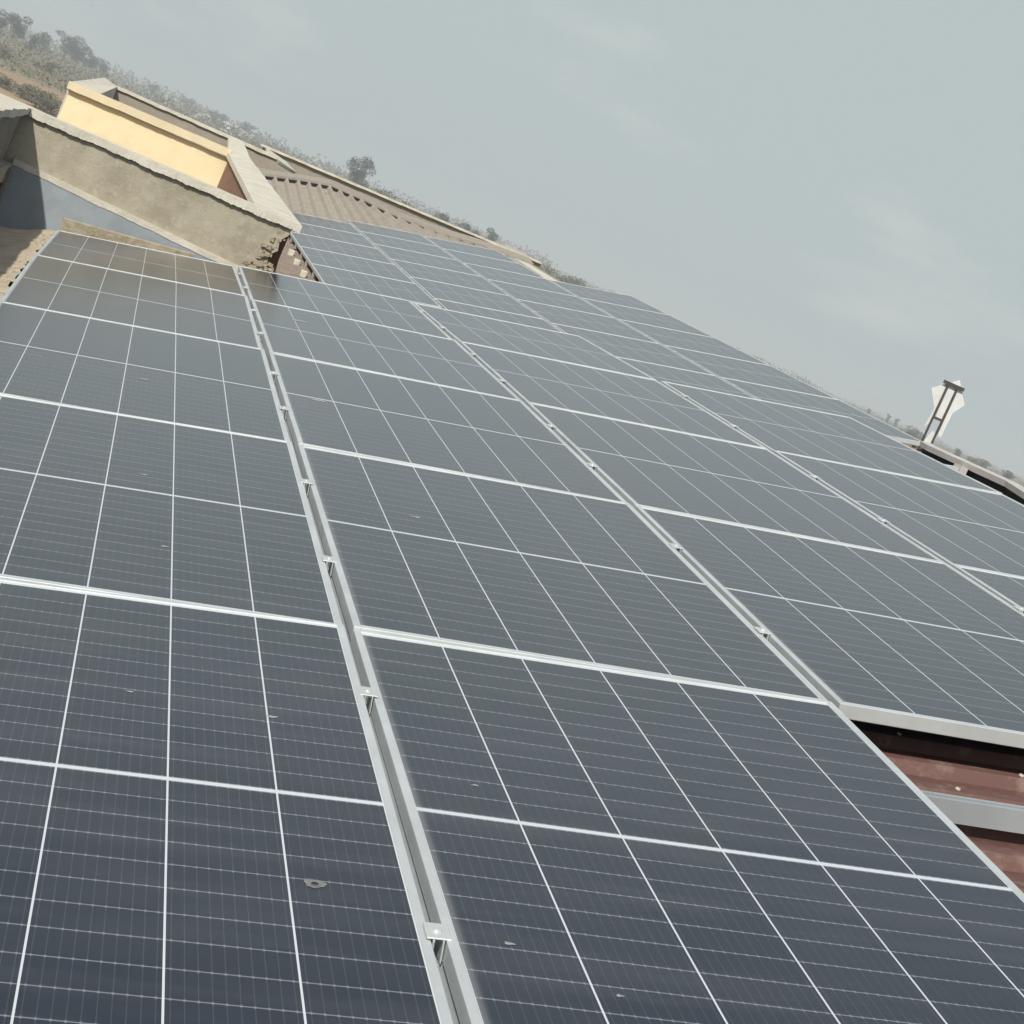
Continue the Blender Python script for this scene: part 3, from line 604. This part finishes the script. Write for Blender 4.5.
for a in [
 ('broad', 40.4, 443.6, 9.5, 'tallest tree, standing alone above the bright coping of the far parapet', G3),
 ('broad', -50.1, 593.4, 7.0, 'grey green tree cut by the left edge of the photo', G1, 1.2),
 ('broad', -45.2, 573.7, 7.8, 'large dark round tree on the hillside near the top left corner', G1, 1.3),
 ('round', -38.4, 554.2, 4.6, 'small dark tree just below the large round hillside tree', G1, 1.2),
 ('round', -41.0, 634.2, 6.6, 'pale bushy tree on the skyline, second gap right of large round tree', G1, 1.2),
 ('broad', -37.7, 694.5, 9.6, 'broad hazy tree forming the highest hump of the left hillside', G1, 1.5),
 ('broad', -33.1, 694.7, 8.2, 'hazy tree leaning against the right side of the highest hump', G1, 1.4),
 ('broad', -29.2, 714.9, 6.6, 'hazy tree low on the skyline above the yellow wall left corner', G1, 1.4),
 ('round', -26.8, 755.0, 5.6, 'round faint tree on the skyline above the yellow wall coping', G1, 1.4),
 ('shrub', -22.5, 374.8, 2.2, 'dark bush in the middle of the hillside left of yellow wall', G2, 1.3),
 ('shrub', -25.8, 324.5, 1.5, 'green bush by the left photo edge above the bare earth strip', G2, 1.8),
 ('shrub', -31.0, 380.1, 1.3, 'long low bush at the left edge above the earth strip', G2, 2.2),
 ('shrub', -15.8, 205.0, 1.5, 'olive bush nearest the left wall top, below the bare earth strip', G2, 1.5),
 ('shrub', -13.9, 202.1, 1.8, 'olive bush, second from left in the row below the earth strip', G2, 1.5),
 ('shrub', -12.1, 197.1, 2.0, 'olive bush, third from left in the row below the earth strip', G2, 1.5),
 ('shrub', -10.6, 195.2, 1.8, 'olive bush touching the left corner of the yellow wall', G2, 1.5),
 ('tall', 78.9, 489.1, 6.6, 'tall narrow tree beside the small white house on the skyline', G3, 1.5),
 ('round', 75.3, 489.0, 4.9, 'small cone shaped tree just left of the tall narrow tree', G3, 1.0),
 ('round', 66.3, 450.5, 5.6, 'rounded tree in the middle of the hedge above the far coping', G3, 1.2),
 ('round', 57.6, 421.5, 5.6, 'dark round tree at the left end of the hedge above far coping', G3, 1.3),
 ('round', 69.8, 450.0, 4.6, 'low round tree at the right of the hedge above far coping', G3, 1.2),
 ('shrub', 62.0, 436.0, 4.6, 'dry bush filling the hedge between its two round trees', G3, 1.5),
 ('shrub', 49.8, 412.2, 5.0, 'dry bush right of the tallest tree, start of the long hedge', G3, 1.5),
 ('shrub', 44.4, 413.0, 5.6, 'dense dry bush at the right foot of the tallest tree', G3, 1.3),
 ('shrub', 37.0, 423.7, 4.2, 'dry bush at the left foot of the tallest tree', G3, 1.4),
 ('shrub', 53.8, 420.3, 4.6, 'brownish bush between the long hedge start and dark round tree', G3, 1.5),
 ('shrub', 79.1, 407.8, 5.2, 'first dark bush of the row behind the far array top corner', G3, 1.0),
 ('shrub', 79.6, 392.3, 5.0, 'long dark bush in the middle of the row behind the far array', G3, 1.5),
 ('shrub', 81.5, 386.9, 4.7, 'dark bush at the right end of the row behind the far array', G3, 1.0),
 ('shrub', 82.3, 366.3, 5.5, 'spiky little bush standing alone on the far array top edge', G3, .7),
 ('shrub', 84.6, 365.9, 5.3, 'rounded little bush, last plant on the far array top edge', G3, .7),
 ('round', 312.9, 839.0, 3.2, 'faint distant tree, leftmost speck beyond the right roof edge', G4, 1.3),
 ('tall', 302.9, 789.3, 4.2, 'thin spindly tree, taller of two beyond the right roof edge', G4, 1.6),
 ('tall', 295.5, 760.0, 4.0, 'thin spindly tree nearer the white arrow sign', G4, 1.6),
 ('shrub', 184.3, 459.9, 4.4, 'brownish bush just left of the white arrow sign base', G4, 1.2),
 ('shrub', 200.3, 459.9, 3.8, 'brownish bush just right of the white arrow sign base', G4, 1.2),
 ('round', 233.8, 547.7, 3.0, 'dry bush above the middle of the pale ridge cap', G4, 1.6),
 ('round', 240.6, 544.8, 3.2, 'wide dry bush above the right half of the ridge cap', G4, 2.0),
 ('round', 214.3, 468.9, 3.6, 'dry bush at the right photo edge above the ridge cap', G4, 1.8),
 ('broad', -11.2, 995.4, 6.4, 'hazy tree beside the leftmost tiny white house on the skyline', G1, 1.5),
 ('broad', 6.9, 1195.4, 8.2, 'very faint distant tree above the middle of the grey rear parapet', G1, 1.5),
 ('broad', 16.9, 895.3, 6.0, 'dark distant tree left of the pair of tiny white houses', G1, 1.4),
 ('broad', 31.4, 894.9, 7.4, 'hazy distant tree right of the pair of tiny white houses', G1, 1.4),
 ('round', 23.9, 995.1, 7.4, 'faint distant tree rising behind the pair of tiny white houses', G1, 1.3)]:
    tree(*a)
# uncountable dry scrub between field and skyline
r = np.random.default_rng(21); vs = []; fs = []
for i in range(3200):
    az = math.radians(r.uniform(-7, 29)); D = 150 * (11 ** r.uniform(.1, 1)); 
    if az < 0.02 and D < 260: continue
    s = r.uniform(.5, 1.5) * (1 + D / 900); X = CAM.x + D * math.sin(az); Y = CAM.y + D * math.cos(az); z = hD(D); s *= 1 + max(0, D - 300) / 700 * (1 if az < .19 else .25)
    if az > .33: s *= .6
    for q in range(36):
        p = np.array([X, Y, z + .40 * s]) + np.clip(r.normal(size=3), -1.5, 1.5) * np.array([s * .9, s * .9, s * .35]); a = r.normal(size=3); a /= np.linalg.norm(a); b = np.cross(a, r.normal(size=3)); b /= np.linalg.norm(b) + 1e-9
        e = .13 * s * r.uniform(.5, 1.3); k = len(vs); vs += [tuple(p - a * e), tuple(p + b * e * .7), tuple(p + a * e), tuple(p - b * e * .7)]; fs.append((k, k + 1, k + 2, k + 3))
me = bpy.data.meshes.new('scrub'); me.from_pydata(vs, [], fs); tag(link('scrub', me, M_dry), 'dry grey green scrub covering the fields up to the skyline', 'scrub', kind='stuff')

# ------------------------------------------------------------------ distant houses
def house(X, Y, w, d, h, label, rot=.3):
    D = math.hypot(X - CAM.x, Y - CAM.y); r = empty('house', Matrix.Translation((X, Y, hD(D))) @ Matrix.Rotation(rot, 4, 'Z'), label, 'house', 'tiny distant white houses')
    mb = MB(); mb.box(-w / 2, w / 2, -d / 2, d / 2, -1, h); mb.build('wall', M_housew, r)
    mb = MB(); mb.prism([Vector((-w / 2 - .3, -d / 2 - .3, h)), Vector((-w / 2 - .3, d / 2 + .3, h)), Vector((-w / 2 - .3, 0, h + d * .22))], (w + .6, 0, 0)); mb.build('roof', M_houser, r)
    for x in (-w * .28, w * .22):
        mb = MB(); mb.box(x - .5, x + .5, -d / 2 - .04, -d / 2 + .05, h * .35, h * .75); mb.build('window', M_dark, r)
house(29.8, 894.9, 9, 6, 2.6, 'larger of two tiny white houses above the rear parapet coping', .2)
house(25.5, 925, 6, 5, 3.0, 'smaller of two tiny white houses, left of its larger neighbour', -.3)
house(-.9, 1095, 9, 6, 3.0, 'tiny white house on the left skyline, far from the other houses', .1)
house(88.6, 508, 6, 5, 3.2, 'white house beside the tall narrow tree above the far array', .4)
house(14.5, 995, 6, 5, 2.6, 'faint pale house left of the dark distant tree on the skyline', .4)

spot_ring()
for key, x, y, rx, ry in (((1, 0), -.27, .258, .016, .008), ((0, -1), .376, .408, .011, .006), ((1, -1), -.423, .168, .007, .004), ((0, 0), .165, -.615, .010, .006), ((0, 0), .10, .22, .012, .007), ((1, 1), -.43, -.05, .035, .020), ((1, -1), -.33, -.679, .006, .004), ((1, -1), -.47, -.54, .008, .005), ((0, -1), .11, .453, .007, .004), ((1, 2), -.33, .49, .05, .03), ((0, 1), .07, -.30, .02, .012), ((2, 0), .33, -.82, .008, .005)):
    blob(cellsA[key], x, y, rx, ry, M_drop)

# ------------------------------------------------------------------ haze
hz = MB(); hz.box(-7000, 7000, -7000, 7000, -1.6, 22)
g = G('haze_air'); g.t.nodes.remove(g.b); vol = g.n('ShaderNodeVolumePrincipled'); vol.inputs['Color'].default_value = (.90, .955, .985, 1); vol.inputs['Density'].default_value = .0008; vol.inputs['Anisotropy'].default_value = 0
g.l(vol.outputs[0], g.t.nodes['Material Output'].inputs['Volume'])
tag(hz.build('haze', g.m), 'pale haze hanging over the fields', 'haze', kind='stuff')
